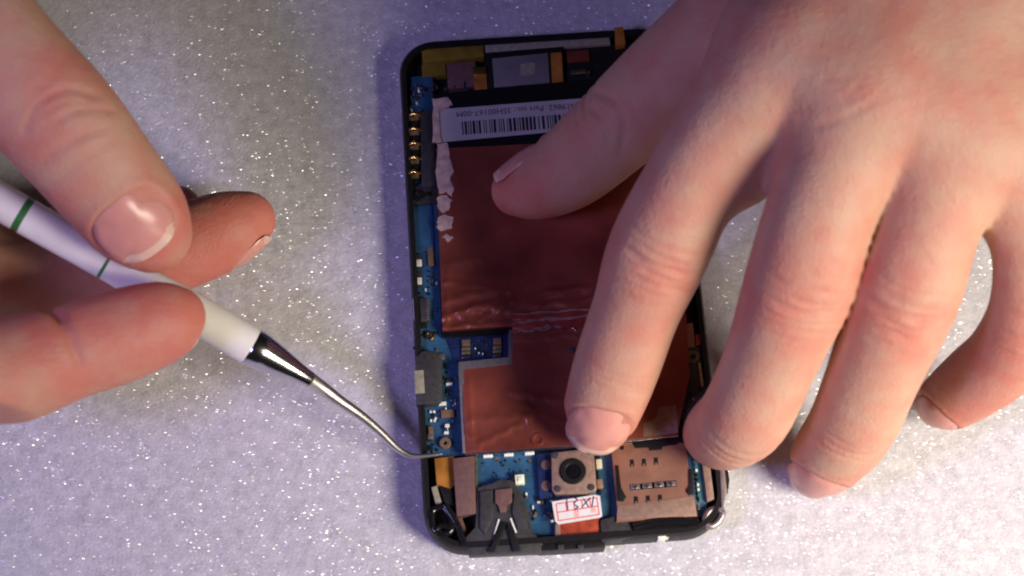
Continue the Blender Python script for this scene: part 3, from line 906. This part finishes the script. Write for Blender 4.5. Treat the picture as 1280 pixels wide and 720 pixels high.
# bent steel tip
f_end = T1 + axd * 14.0
wp = [f_end, P(405, 487, 17.2), P(424, 501, 15.2), P(446, 516, 13.2), P(464, 530, 11.8), P(480, 544.5, 10.5), P(493, 557.5, 9.4), P(505, 566, 8.7), P(516, 570, 8.5), P(530, 570, 8.5), P(544, 568.5, 8.6), P(553, 567, 8.7)]
rad = [1.72, 1.5, 1.28, 1.12, 0.98, 0.86, 0.76, 0.68, 0.58, 0.48, 0.38, 0.2]
dense, drad = [], []
for i in range(len(wp) - 1):
    p0_, p1_, p2_, p3_ = [wp[min(max(i + k, 0), len(wp) - 1)] for k in (-1, 0, 1, 2)]
    for t in np.linspace(0, 1, 5, endpoint=False):
        dense.append(0.5 * ((2 * p1_) + (-p0_ + p2_) * t + (2 * p0_ - 5 * p1_ + 4 * p2_ - p3_) * t * t + (-p0_ + 3 * p1_ - 3 * p2_ + p3_) * t ** 3) - PO)
        drad.append(rad[i] + (rad[i + 1] - rad[i]) * t)
dense.append(wp[-1] - PO); drad.append(rad[-1])
bm = bmesh.new()
tube_bm(bm, dense, drad, 16)
from_bm("hooked_tip", bm, M['wire'], pick, smooth=60)


# ------------------------------------------------------------------ hands: one continuous skin each
def catmull(stations, sub=5):
    st = np.array(stations, float)
    out = []
    n_ = len(st)
    for i in range(n_ - 1):
        a, b, c_, d = st[max(i - 1, 0)], st[i], st[i + 1], st[min(i + 2, n_ - 1)]
        if i == 0: a = 2 * b - c_
        if i + 2 > n_ - 1: d = 2 * c_ - b
        for t in np.linspace(0, 1, sub, endpoint=False):
            out.append(0.5 * ((2 * b) + (-a + c_) * t + (2 * a - 5 * b + 4 * c_ - d) * t * t + (-a + 3 * b - 3 * c_ + d) * t ** 3))
    out.append(st[-1])
    return np.array(out)


def smin(a, b, k):
    h = np.maximum(k - np.abs(a - b), 0) / k
    return np.minimum(a, b) - h * h * k * 0.25


class Chain:
    """a finger, ray of the palm or pad: stations (px, py, z, radius) -> dense axis in mm"""

    def __init__(self, st, dorsal=None, flat=1.0, sub=5, world=False):
        pts = [np.array([*(P(x, y, z) if not world else (x, y, z)), r_]) for x, y, z, r_ in st]
        d = catmull(pts, sub) if len(pts) > 2 else np.array(pts)
        self.joint_i = [i * sub for i in range(len(pts))]
        self.p, self.r = d[:, :3], d[:, 3]
        self.flat = flat
        t = np.gradient(self.p, axis=0)
        self.t = t / np.linalg.norm(t, axis=1, keepdims=True)
        self.s = np.concatenate([[0], np.cumsum(np.linalg.norm(np.diff(self.p, axis=0), axis=1))])
        dv = np.array(dorsal if dorsal is not None else (0, 0, 1.0), float)
        nn = dv[None] - self.t * (self.t @ dv)[:, None]
        self.n = nn / np.linalg.norm(nn, axis=1, keepdims=True)

    def segs(self):
        for i in range(len(self.p) - 1):
            yield self.p[i], self.p[i + 1], self.r[i], self.r[i + 1], (self.n[i] + self.n[i + 1]) / 2

    def dist(self, X):
        """distance for an (N,3) array"""
        best = np.full(len(X), 1e3, np.float32)
        for a, b, ra, rb, nv in self.segs():
            best = np.minimum(best, seg_dist(X, a, b, ra, rb, nv, self.flat))
        return best

    def locate(self, X):
        """nearest axis place: arclength, lateral offset (mm) and dorsal share (-1..1)"""
        bd = np.full(len(X), 1e9); bs = np.zeros(len(X)); bl = np.zeros(len(X)); bn = np.zeros(len(X))
        for i in range(len(self.p) - 1):
            a, b = self.p[i], self.p[i + 1]
            d = b - a
            t = ((X - a) @ d) / (d @ d)
            tc_ = np.clip(t, 0, 1)
            qv = X - a - tc_[:, None] * d
            dd = np.linalg.norm(qv, axis=1)
            m = dd < bd
            n_ = (self.n[i] + self.n[i + 1]) / 2
            l_ = np.cross(d / np.linalg.norm(d), n_)
            bd[m] = dd[m]
            bs[m] = (self.s[i] + tc_ * (self.s[i + 1] - self.s[i]))[m]
            bl[m] = (qv @ l_)[m]
            bn[m] = ((qv @ n_) / np.maximum(dd, 1e-6))[m]
        return bd, bs, bl, bn


def seg_dist(X, a, b, ra, rb, nv, flat):
    d = b - a
    qv = X - a
    t = np.clip((qv @ d) / max(d @ d, 1e-9), 0, 1)
    qv = qv - t[..., None] * d
    d2 = np.einsum('...i,...i->...', qv, qv)
    if flat != 1.0:
        qn = qv @ nv
        d2 = d2 + (1 / flat ** 2 - 1) * qn * qn
    return np.sqrt(d2) - (ra + (rb - ra) * t)


def surface_nets(F, org, h):
    ins = F < 0
    nx, ny, nz = F.shape
    c8 = [(i, j, k) for i in (0, 1) for j in (0, 1) for k in (0, 1)]
    cnt = sum(ins[i:nx - 1 + i, j:ny - 1 + j, k:nz - 1 + k].astype(np.int8) for i, j, k in c8)
    act = (cnt > 0) & (cnt < 8)
    idx = np.argwhere(act)
    vid = np.full(act.shape, -1, np.int32)
    vid[act] = np.arange(len(idx))
    acc = np.zeros((len(idx), 3)); num = np.zeros(len(idx))
    for a in c8:
        for ax_ in range(3):
            if a[ax_]: continue
            b = list(a); b[ax_] = 1
            fa = F[idx[:, 0] + a[0], idx[:, 1] + a[1], idx[:, 2] + a[2]]
            fb = F[idx[:, 0] + b[0], idx[:, 1] + b[1], idx[:, 2] + b[2]]
            m = (fa < 0) != (fb < 0)
            t = np.where(m, fa / np.where(m, fa - fb, 1), 0)
            pt = np.repeat(np.array(a, float)[None], len(idx), 0)
            pt[:, ax_] += t
            acc[m] += pt[m]; num[m] += 1
    V = org + (idx + acc / num[:, None]) * h
    quads = []
    for ax_ in range(3):
        o1, o2 = [(1, 2), (2, 0), (0, 1)][ax_]
        sl0 = [slice(None)] * 3; sl1 = [slice(None)] * 3
        sl0[ax_] = slice(0, -1); sl1[ax_] = slice(1, None)
        A, B = ins[tuple(sl0)], ins[tuple(sl1)]
        e = np.argwhere(A != B)
        ok = (e[:, o1] > 0) & (e[:, o2] > 0) & (e[:, o1] < F.shape[o1] - 1) & (e[:, o2] < F.shape[o2] - 1)
        e = e[ok]
        flip = A[e[:, 0], e[:, 1], e[:, 2]]

        def at(d1, d2):
            c_ = e.copy(); c_[:, o1] += d1; c_[:, o2] += d2
            return vid[c_[:, 0], c_[:, 1], c_[:, 2]]
        qd = np.stack([at(-1, -1), at(0, -1), at(0, 0), at(-1, 0)], 1)
        qd[~flip] = qd[~flip][:, ::-1]
        quads.append(qd)
    return V, np.concatenate(quads)


class Hand:
    def __init__(self, fingers, palm, kpalm=8.0, kweb=7.0):
        self.f, self.palm, self.kpalm, self.kweb = fingers, palm, kpalm, kweb

    def field(self, X):
        pd = np.full(X.shape[0], 1e3)
        for c_ in self.palm:
            pd = smin(pd, c_.dist(X), self.kpalm)
        out = pd.copy()
        for c_ in self.f:
            out = np.minimum(out, smin(pd, c_.dist(X), self.kweb))
        return out

    def mesh(self, h, lo, hi):
        lo, hi = np.array(lo, float), np.array(hi, float)
        n3 = np.ceil((hi - lo) / h).astype(int) + 1
        axs = [lo[k] + h * np.arange(n3[k]) for k in range(3)]

        def rasterise(chain):
            F = np.full(n3, 1e3, np.float32)
            for a, b, ra, rb, nv in chain.segs():
                m = max(ra, rb) + 11
                i0 = np.maximum(np.floor((np.minimum(a, b) - m - lo) / h).astype(int), 0)
                i1 = np.minimum(np.ceil((np.maximum(a, b) + m - lo) / h).astype(int) + 1, n3)
                if (i1 <= i0).any(): continue
                g = np.stack(np.meshgrid(*[axs[k][i0[k]:i1[k]] for k in range(3)], indexing='ij'), -1).astype(np.float32)
                sl = tuple(slice(i0[k], i1[k]) for k in range(3))
                F[sl] = np.minimum(F[sl], seg_dist(g, a.astype(np.float32), b.astype(np.float32), ra, rb, nv.astype(np.float32), chain.flat))
            return F
        pd = np.full(n3, 1e3, np.float32)
        for c_ in self.palm:
            pd = smin(pd, rasterise(c_), self.kpalm)
        out = pd.copy()
        for c_ in self.f:
            out = np.minimum(out, smin(pd, rasterise(c_), self.kweb))
        out[0], out[-1], out[:, 0], out[:, -1], out[:, :, 0], out[:, :, -1] = 1, 1, 1, 1, 1, 1
        return surface_nets(out, lo, h)


def make_mesh(name, V, Q):
    me = bpy.data.meshes.new(name)
    me.vertices.add(len(V))
    me.vertices.foreach_set("co", (V * S).astype(np.float32).ravel())
    me.loops.add(Q.size)
    me.loops.foreach_set("vertex_index", Q.astype(np.int32).ravel())
    me.polygons.add(len(Q))
    me.polygons.foreach_set("loop_start", (np.arange(len(Q)) * 4).astype(np.int32))
    me.update(calc_edges=True)
    me.validate()
    me.shade_smooth()
    return me


def smooth_verts(V, Q, it, lam=0.5):
    E = np.concatenate([Q[:, [0, 1]], Q[:, [1, 2]], Q[:, [2, 3]], Q[:, [3, 0]]])
    deg = np.bincount(E.ravel(), minlength=len(V)).astype(float)[:, None]
    for _ in range(it):
        A = np.zeros_like(V)
        for k in range(3):
            A[:, k] = np.bincount(E[:, 0], V[E[:, 1], k], len(V)) + np.bincount(E[:, 1], V[E[:, 0], k], len(V))
        V = V + lam * (A / np.maximum(deg, 1) - V)
    return V


def normals(V, Q):
    n_ = np.cross(V[Q[:, 2]] - V[Q[:, 0]], V[Q[:, 3]] - V[Q[:, 1]])
    N = np.zeros_like(V)
    for k in range(4):
        for a in range(3):
            N[:, a] += np.bincount(Q[:, k], n_[:, a], len(V))
    return N / np.maximum(np.linalg.norm(N, axis=1, keepdims=True), 1e-9)


def wob(x, seed):
    g = np.random.default_rng(seed)
    return sum(g.uniform(.3, 1) * np.sin(x * g.uniform(.25, 1.3) + g.uniform(0, 6.28)) for _ in range(4)) * 0.35


def build_hand(name, hand, h, lo, hi, creases, nails, flush_spots, base_flush=0.25, lines=()):
    V, Q = hand.mesh(h, lo, hi)
    V = smooth_verts(V, Q, 3)
    N = normals(V, Q)
    disp = np.zeros(len(V))
    # creases: (chain, station index, [(offset mm, depth, width)], side +1 dorsal / -1 palmar, reach)
    allc = hand.f
    loc = {}
    near = None
    D = []
    for c_ in allc:
        loc[id(c_)] = c_.locate(V)
        D.append(loc[id(c_)][0] - np.interp(loc[id(c_)][1], c_.s, c_.r))
    who = np.argmin(np.array(D), axis=0)
    for ci, (c_, sj, items, side, reach) in enumerate(creases):
        bd, bs, bl, bn = loc[id(c_)]
        mine = (who == allc.index(c_))
        s0 = c_.s[c_.joint_i[sj]] if sj == int(sj) else np.interp(sj * 5, np.arange(len(c_.s)), c_.s)
        r0 = np.interp(s0, c_.s, c_.r)
        m = mine & (np.abs(bs - s0) < 14)
        fall = np.clip((bn[m] * side + reach) / 0.6, 0, 1)
        dd = np.zeros(m.sum())
        for ki, (off, dep, wid) in enumerate(items):
            path = off + 0.45 * wob(bl[m] * 0.55, 31 * ci + ki) + (bl[m] / r0) ** 2 * off * 0.25
            along_ = 0.75 + 0.25 * np.clip(wob(bl[m] * 0.6, 77 * ci + ki + 5) * 2, -1, 1)
            lat = np.exp(-(np.abs(bl[m]) / (r0 * (0.95 if ki % 2 == 0 else 0.65))) ** 4)
            dd -= 2.2 * dep * along_ * np.exp(-((bs[m] - s0 - path) / wid) ** 2) * lat
        disp[m] += dd * fall
    # creases drawn as free lines: (list of (px,py,z), depth, width)
    for (pts, dep, wid) in lines:
        pw = np.array([P(*p_) for p_ in pts])
        d = catmull(pw, 6)
        # measured across the line of sight so that height errors do not matter
        VV = V
        best = np.full(len(V), 1e3)
        sel = np.where(np.linalg.norm(V - pw.mean(0), axis=1) < 40)[0]
        for i in range(len(d) - 1):
            a, b = d[i], d[i + 1]
            e = b - a
            t = np.clip(((V[sel] - a) @ e) / (e @ e), 0, 1)
            qv = V[sel] - a - t[:, None] * e
            view = (a - CAM) / np.linalg.norm(a - CAM)
            qv = qv - (qv @ view)[:, None] * view * 0.93
            best[sel] = np.minimum(best[sel], np.linalg.norm(qv, axis=1))
        up_ = np.clip(N @ (-FWD) * 2, 0, 1)
        disp -= dep * np.exp(-(best / wid) ** 2) * up_
    # a shallow bed with a raised fold round every nail
    nail_sets = []
    for (c_, back, width, length, nv, shift) in nails:
        T = c_.p[-1] + c_.t[-1] * c_.r[-1]
        t_ = c_.t[-1]
        nv = np.array(nv, float); nv = nv - t_ * (nv @ t_); nv /= np.linalg.norm(nv)
        l_ = np.cross(t_, nv)
        ctr = T - t_ * (back + length / 2) + l_ * shift
        nail_sets.append((ctr, t_, nv, l_, width, length, c_))
        qv = V - ctr
        a, b, c3 = (qv @ l_) / (width / 2), (qv @ t_) / (length / 2), qv @ nv
        rr = (np.abs(a) ** 2.6 + np.abs(b) ** 2.6) ** (1 / 2.6)
        m = (c3 > -1) & (rr < 1.9) & (np.linalg.norm(qv, axis=1) < 20)
        fold = 0.2 * np.exp(-((rr - 1.16) / 0.13) ** 2) * (b < 0.55) - 0.42 * np.exp(-((rr - 0.98) / 0.08) ** 2)
        fold = fold - 0.55 * np.clip((1.0 - rr) / 0.12, 0, 1)
        disp[m] += fold[m]
    V = V + N * disp[:, None]
    # flush: knuckles and fingertips are redder
    fl = np.full(len(V), base_flush)
    for (c_, sj, amount, wid) in flush_spots:
        bd, bs, bl, bn = loc[id(c_)]
        s0 = np.interp(sj * 5, np.arange(len(c_.s)), c_.s)
        fl += amount * np.exp(-((bs - s0) / wid) ** 2) * (who == allc.index(c_)) * np.clip(1.2 - np.array(D[allc.index(c_)]) / 5, 0, 1)
    fl += np.clip(-disp * 0.3, 0, 0.15)
    g = np.random.default_rng(3)
    for _ in range(10):
        kv = g.normal(size=3) * 0.08
        fl += 0.035 * np.sin(V @ kv + g.uniform(0, 6.28))
    O = V.mean(0); O[2] = 0
    me = make_mesh(name, V - O, Q)
    at = me.attributes.new("flush", 'FLOAT', 'POINT')
    at.data.foreach_set("value", np.clip(fl, 0, 1).astype(np.float32))
    ob = link(name, me, SKIN)
    ob.location = Vector(O) * S
    # nails
    for (ctr, t_, nv, l_, width, length, c_) in nail_sets:
        na, nb = 15, 17
        pts = np.zeros((na, nb, 3))
        for i, a in enumerate(np.linspace(-1, 1, na)):
            for j, b in enumerate(np.linspace(-1, 1, nb)):
                # square -> superellipse
                ra = max(abs(a), abs(b)); k = (abs(a) ** 2.8 + abs(b) ** 2.8) ** (1 / 2.8)
                f_ = ra / k if k > 1e-6 else 1
                pts[i, j] = ctr + l_ * a * f_ * width / 2 + t_ * b * f_ * length / 2 + nv * 14
        X = pts.reshape(-1, 3).copy()
        for _ in range(40):
            X -= nv * np.clip(hand.field(X), -2, 4)[:, None] * 0.8
        G = X.reshape(na, nb, 3)
        # level the bed a little, keep the crosswise arch
        hgt = (G - ctr) @ nv
        ok_ = hgt > hgt.max() - 6
        cen = np.median(hgt[na // 2][ok_[na // 2]])
        A_, B_ = np.meshgrid(np.linspace(-1, 1, na), np.linspace(-1, 1, nb), indexing='ij')
        edge = np.maximum(np.abs(A_), np.abs(B_))
        arch = cen + 0.35 - (width / 2) ** 2 * A_ ** 2 / (2 * c_.r[-1] * 1.25) - 0.03 * length * B_ - 0.055 * length * np.maximum(B_, 0) ** 2
        hgt2 = 0.8 * np.clip(hgt, arch - 2.6, arch + 0.4) + 0.2 * arch + 0.2 - 0.45 * np.clip((edge - 0.8) / 0.2, 0, 1) ** 2 * (B_ < 0.7)
        for _ in range(3):
            pad = np.pad(hgt2, 1, mode='edge')
            hgt2 = (pad[:-2, 1:-1] + pad[2:, 1:-1] + pad[1:-1, :-2] + pad[1:-1, 2:] + 2 * hgt2) / 6
        G = G + nv * (hgt2 - hgt)[..., None]
        bm = bmesh.new()
        vv = [[bm.verts.new((G[i, j] - O) * S) for j in range(nb)] for i in range(na)]
        for i in range(na - 1):
            for j in range(nb - 1):
                f_ = bm.faces.new((vv[i][j], vv[i + 1][j], vv[i + 1][j + 1], vv[i][j + 1]))
                if j >= nb - 3: f_.material_index = 1
        r_ = bmesh.ops.extrude_face_region(bm, geom=bm.faces[:])
        for g_ in r_['geom']:
            if isinstance(g_, bmesh.types.BMVert):
                g_.co -= Vector(nv) * 0.6 * S
        no = from_bm("fingernail", bm, NAIL, ob, smooth=70)
        no.data.materials.append(NAILTIP)
    return ob


# ---- the hand that presses on the board
thumb = Chain([(985, -40, 62, 14), (915, 30, 54, 12.5), (838, 98, 43, 11.6), (772, 158, 32, 10.8), (715, 208, 23, 9.8), (676, 228, 18.5, 8.6), (651, 236, 16.2, 6.6)], dorsal=(-0.35, 0.75, 0.6), flat=0.92)
index = Chain([(982, 55, 70, 11.8), (925, 135, 64, 10.2), (868, 222, 55, 9.6), (824, 312, 44.5, 10.3), (796, 385, 34, 9.1), (771, 457, 24, 9.0), (755, 505, 18, 8.2), (747, 532, 14.3, 6.0)], dorsal=(0, -0.3, 1), flat=0.92)
middle = Chain([(1093, 100, 72, 12), (1056, 190, 68, 10.8), (1022, 278, 62, 10.6), (997, 362, 53, 10.7), (963, 450, 39, 9.4), (932, 518, 27, 9.3), (906, 540, 17, 8.4), (892, 545, 10.5, 6.6)], dorsal=(0.1, -0.6, 1), flat=0.94)
ring = Chain([(1200, 140, 70, 11.5), (1180, 215, 67, 10.0), (1157, 290, 61, 10.0), (1131, 370, 53, 10.5), (1095, 460, 38, 9.4), (1066, 530, 24, 9.0), (1038, 568, 14, 8.0), (1022, 588, 8.0, 5.8)], dorsal=(0, -0.5, 1), flat=0.93)
pinky = Chain([(1285, 205, 64, 10.5), (1292, 265, 60, 9.3), (1297, 330, 54, 8.6), (1290, 395, 45, 8.8), (1258, 445, 32, 8.2), (1222, 475, 21, 7.8), (1192, 497, 13, 6.8), (1178, 505, 9.5, 5.2)], dorsal=(0.1, -0.4, 1), flat=0.94)
wr = (1420, -330, 80)
palm = [
    Chain([(*wr, 20), (1180, -130, 74, 15), (982, 55, 68, 12.0)], flat=0.9),
    Chain([(*wr, 20), (1230, -90, 75, 15), (1093, 100, 70.5, 12.3)], flat=0.9),
    Chain([(1440, -310, 78, 20), (1310, -60, 71, 15), (1200, 140, 68, 12)], flat=0.9),
    Chain([(1470, -290, 74, 19), (1380, -20, 64, 14), (1285, 205, 61, 11)], flat=0.9),
    Chain([(1400, -320, 74, 18), (1150, -110, 59, 14), (985, -40, 55, 13.5)]),                     # thumb ray
    Chain([(*wr, 20), (1205, -110, 78, 15.5), (1042, 85, 73.5, 12.5)], flat=0.9), Chain([(*wr, 20), (1270, -75, 77, 15.5), (1148, 128, 73, 12.3)], flat=0.9), Chain([(1455, -300, 76, 19), (1345, -40, 72, 15), (1243, 178, 68.5, 11.5)], flat=0.9),
    Chain([(985, -40, 50, 11), (960, 40, 54, 10)]),                                                # web towards the thumb
    Chain([(990, 65, 63, 10.5), (1093, 105, 65, 10.5)]), Chain([(1093, 105, 65, 10.5), (1200, 145, 63, 10.5)]), Chain([(1200, 145, 63, 10.5), (1285, 210, 58, 9.5)]),
    Chain([(930, 205, 54, 8), (985, 165, 60, 9), (1045, 210, 57, 8)]), Chain([(1060, 205, 58, 8), (1115, 180, 62, 9), (1170, 215, 58, 8)]), Chain([(1200, 200, 58, 6.5), (1275, 235, 54, 6)]),
    Chain([(*wr, 21), (1600, -620, 86, 24), (1850, -1000, 92, 29)]),                               # wrist and forearm
    Chain([(1075, -40, 80, 3.5), (1005, 35, 77.5, 3.8), (950, 105, 71.5, 4.5)]),                   # tendon of the forefinger
    Chain([(1210, -80, 81, 3.2), (1120, 60, 79, 3.6), (1085, 120, 77.5, 4.5)]),
]
hold = Hand([thumb, index, middle, ring, pinky], palm, 8.0, 7.0)
pipset = [(-4.2, .16, .6), (-2.3, .26, .6), (-0.4, .34, .7), (1.4, .28, .6), (3.2, .2, .6), (4.9, .12, .55)]
dipset = [(-1.8, .16, .55), (0, .3, .6), (1.5, .22, .5)]
soft = [(-6.5, .05, .7), (-9, .05, .7), (7, .05, .7)]
creases = [(index, 3, pipset + soft, 1, -.2), (index, 5, [(a, b * .45, c_) for a, b, c_ in dipset], 1, .1), (middle, 3, pipset + soft, 1, -.2), (middle, 5.3, dipset, 1, .3), (ring, 3, pipset + soft, 1, -.2), (ring, 5, [(a, b * .8, c_) for a, b, c_ in dipset], 1, .1),
           (pinky, 3, [(a, b * .7, c_) for a, b, c_ in pipset], 1, .1), (thumb, 3, [(-2.5, .2, .7), (0, .4, .8), (2.4, .2, .7)], 1, .6)]
nails = [(index, 1.4, 13.0, 12.5, (0.12, -0.62, 1.0), 0.6), (ring, 1.0, 12.5, 12.0, (-0.1, -0.55, 1), 0.0), (pinky, 0.8, 10.0, 9.5, (-0.1, -0.5, 1), 0.0), (thumb, 2.2, 12, 12.5, (-0.3, 0.95, 0.5), 0.0),]
flush = [(index, 3, .25, 9), (middle, 3, .28, 9), (ring, 3, .22, 9), (index, 7, .5, 9), (middle, 6.5, .35, 9), (ring, 7, .5, 9), (pinky, 7, .6, 14), (pinky, 4, .4, 14), (thumb, 6, .55, 12), (index, 0, .2, 9), (middle, 0, .25, 9), (ring, 0, .2, 9)]
lines = [([(1030, 98, 83), (1062, 97, 83), (1098, 93, 83)], .12, .5), ([(1022, 158, 81), (1060, 146, 82), (1102, 118, 83)], .2, .7), ([(1058, 128, 82), (1083, 116, 83), (1112, 108, 83)], .14, .55),
         ([(1064, 116, 83), (1078, 106, 83), (1104, 102, 83)], .12, .5), ([(1070, 138, 82), (1095, 130, 82), (1122, 116, 83)], .13, .5), ([(1046, 128, 82), (1062, 118, 83), (1074, 104, 83)], .1, .55)]
lines += [([(744, 116, 44), (766, 126, 44), (779, 155, 43), (776, 190, 40)], .5, .8), ([(735, 135, 42), (752, 150, 42), (760, 178, 40)], .25, .7)]
hd = build_hand("hand", hold, 0.65, (-10, -66, 0.6), (190, 175, 125), creases, nails, flush, 0.22, lines)
tag(hd, "bare hand with spread fingers pressing down on the phone's copper foil", "hand")

# ---- the hand that holds the pick
th2 = Chain([(-205, -175, 84, 17), (-104, -45, 80, 14.5), (-8, 65, 74, 12.4), (72, 150, 66, 12.0), (128, 218, 57, 11.2), (168, 266, 50, 10.4), (190, 292, 46.5, 8.0)], dorsal=(0.1, -0.35, 1), flat=0.86)
in2 = Chain([(-300, 250, 80, 13), (-190, 420, 70, 11.5), (-70, 478, 58, 11.3), (20, 462, 50, 10.8), (85, 440, 46, 10.0), (150, 420, 43, 9.8), (195, 404, 41.5, 8.6), (217, 396, 41, 6.6)], dorsal=(-0.35, -0.9, 0.15), flat=0.95)
mi2 = Chain([(-300, 180, 66, 13), (-120, 335, 36, 11.5), (20, 362, 21, 10.5), (140, 338, 16.5, 9.6), (225, 310, 17, 9.4), (275, 290, 17, 8.8), (307, 276, 17, 6.6)], dorsal=(0.5, -0.8, 0.1), flat=0.97)
ri2 = Chain([(-310, 120, 56, 12.5), (-120, 280, 33, 11), (20, 316, 16, 9.8), (120, 300, 11, 8.8), (185, 278, 10, 8.0), (222, 262, 10, 5.4)], dorsal=(0.4, -0.6, 0.1))
palm2 = [
    Chain([(-520, -420, 96, 22), (-420, -100, 88, 17), (-300, 250, 78, 13.5)], flat=0.9), Chain([(-520, -420, 90, 22), (-430, -100, 78, 17), (-300, 180, 66, 14)], flat=0.9),
    Chain([(-520, -420, 84, 21), (-430, -120, 66, 16), (-310, 120, 56, 13.5)]), Chain([(-520, -430, 92, 21), (-330, -280, 92, 18), (-190, -180, 85, 17.5)]),
    Chain([(-190, -180, 80, 14), (-300, 60, 78, 14)]),
    Chain([(-520, -420, 92, 23), (-640, -640, 98, 26), (-800, -1000, 104, 30)]),
]
grip = Hand([th2, in2, mi2, ri2], palm2, 9.0, 7.0)
cre2 = [(th2, 3, [(-6.5, .1, .8), (3, .1, .8), (6.5, .12, .9)], 1, .3), (in2, 4, [(-1.0, 1.35, 1.3), (1.5, .25, .8)], -1, .7), (in2, 6.6, [(-1.0, .12, .5), (1.2, .1, .5)], -1, .7),
        (mi2, 4, [(-1, .2, .8)], -1, .4)]
nl2 = [(th2, 6.4, 15.0, 13.6, (0.02, -0.15, 1.0), 1.6), (in2, 2.8, 10.5, 10, (-0.3, -0.5, -0.95), 0), (mi2, 3.0, 10.5, 10.5, (0.45, -0.8, -0.5), 0)]
fl2 = [(th2, 3, .25, 10), (th2, 6, .5, 13), (in2, 6.5, .7, 14), (in2, 3.5, .45, 14), (mi2, 6, .85, 20), (mi2, 3, .3, 20), (ri2, 5, .5, 18)]
lines2 = [([(28, 170, 78), (48, 130, 78), (85, 112, 76), (120, 120, 73)], .45, .8), ([(70, 152, 77), (98, 138, 75), (138, 138, 71)], .35, .7), ([(60, 195, 74), (95, 175, 73), (135, 160, 70)], .25, .9),
          ([(45, 150, 78), (75, 130, 77), (110, 128, 74)], .2, .6)]
h2 = build_hand("hand", grip, 0.65, (-215, -45, 1.0), (-38, 170, 130), cre2, nl2, fl2, 0.22, lines2)
tag(h2, "bare hand gripping the white dental pick between thumb and fingers", "hand")
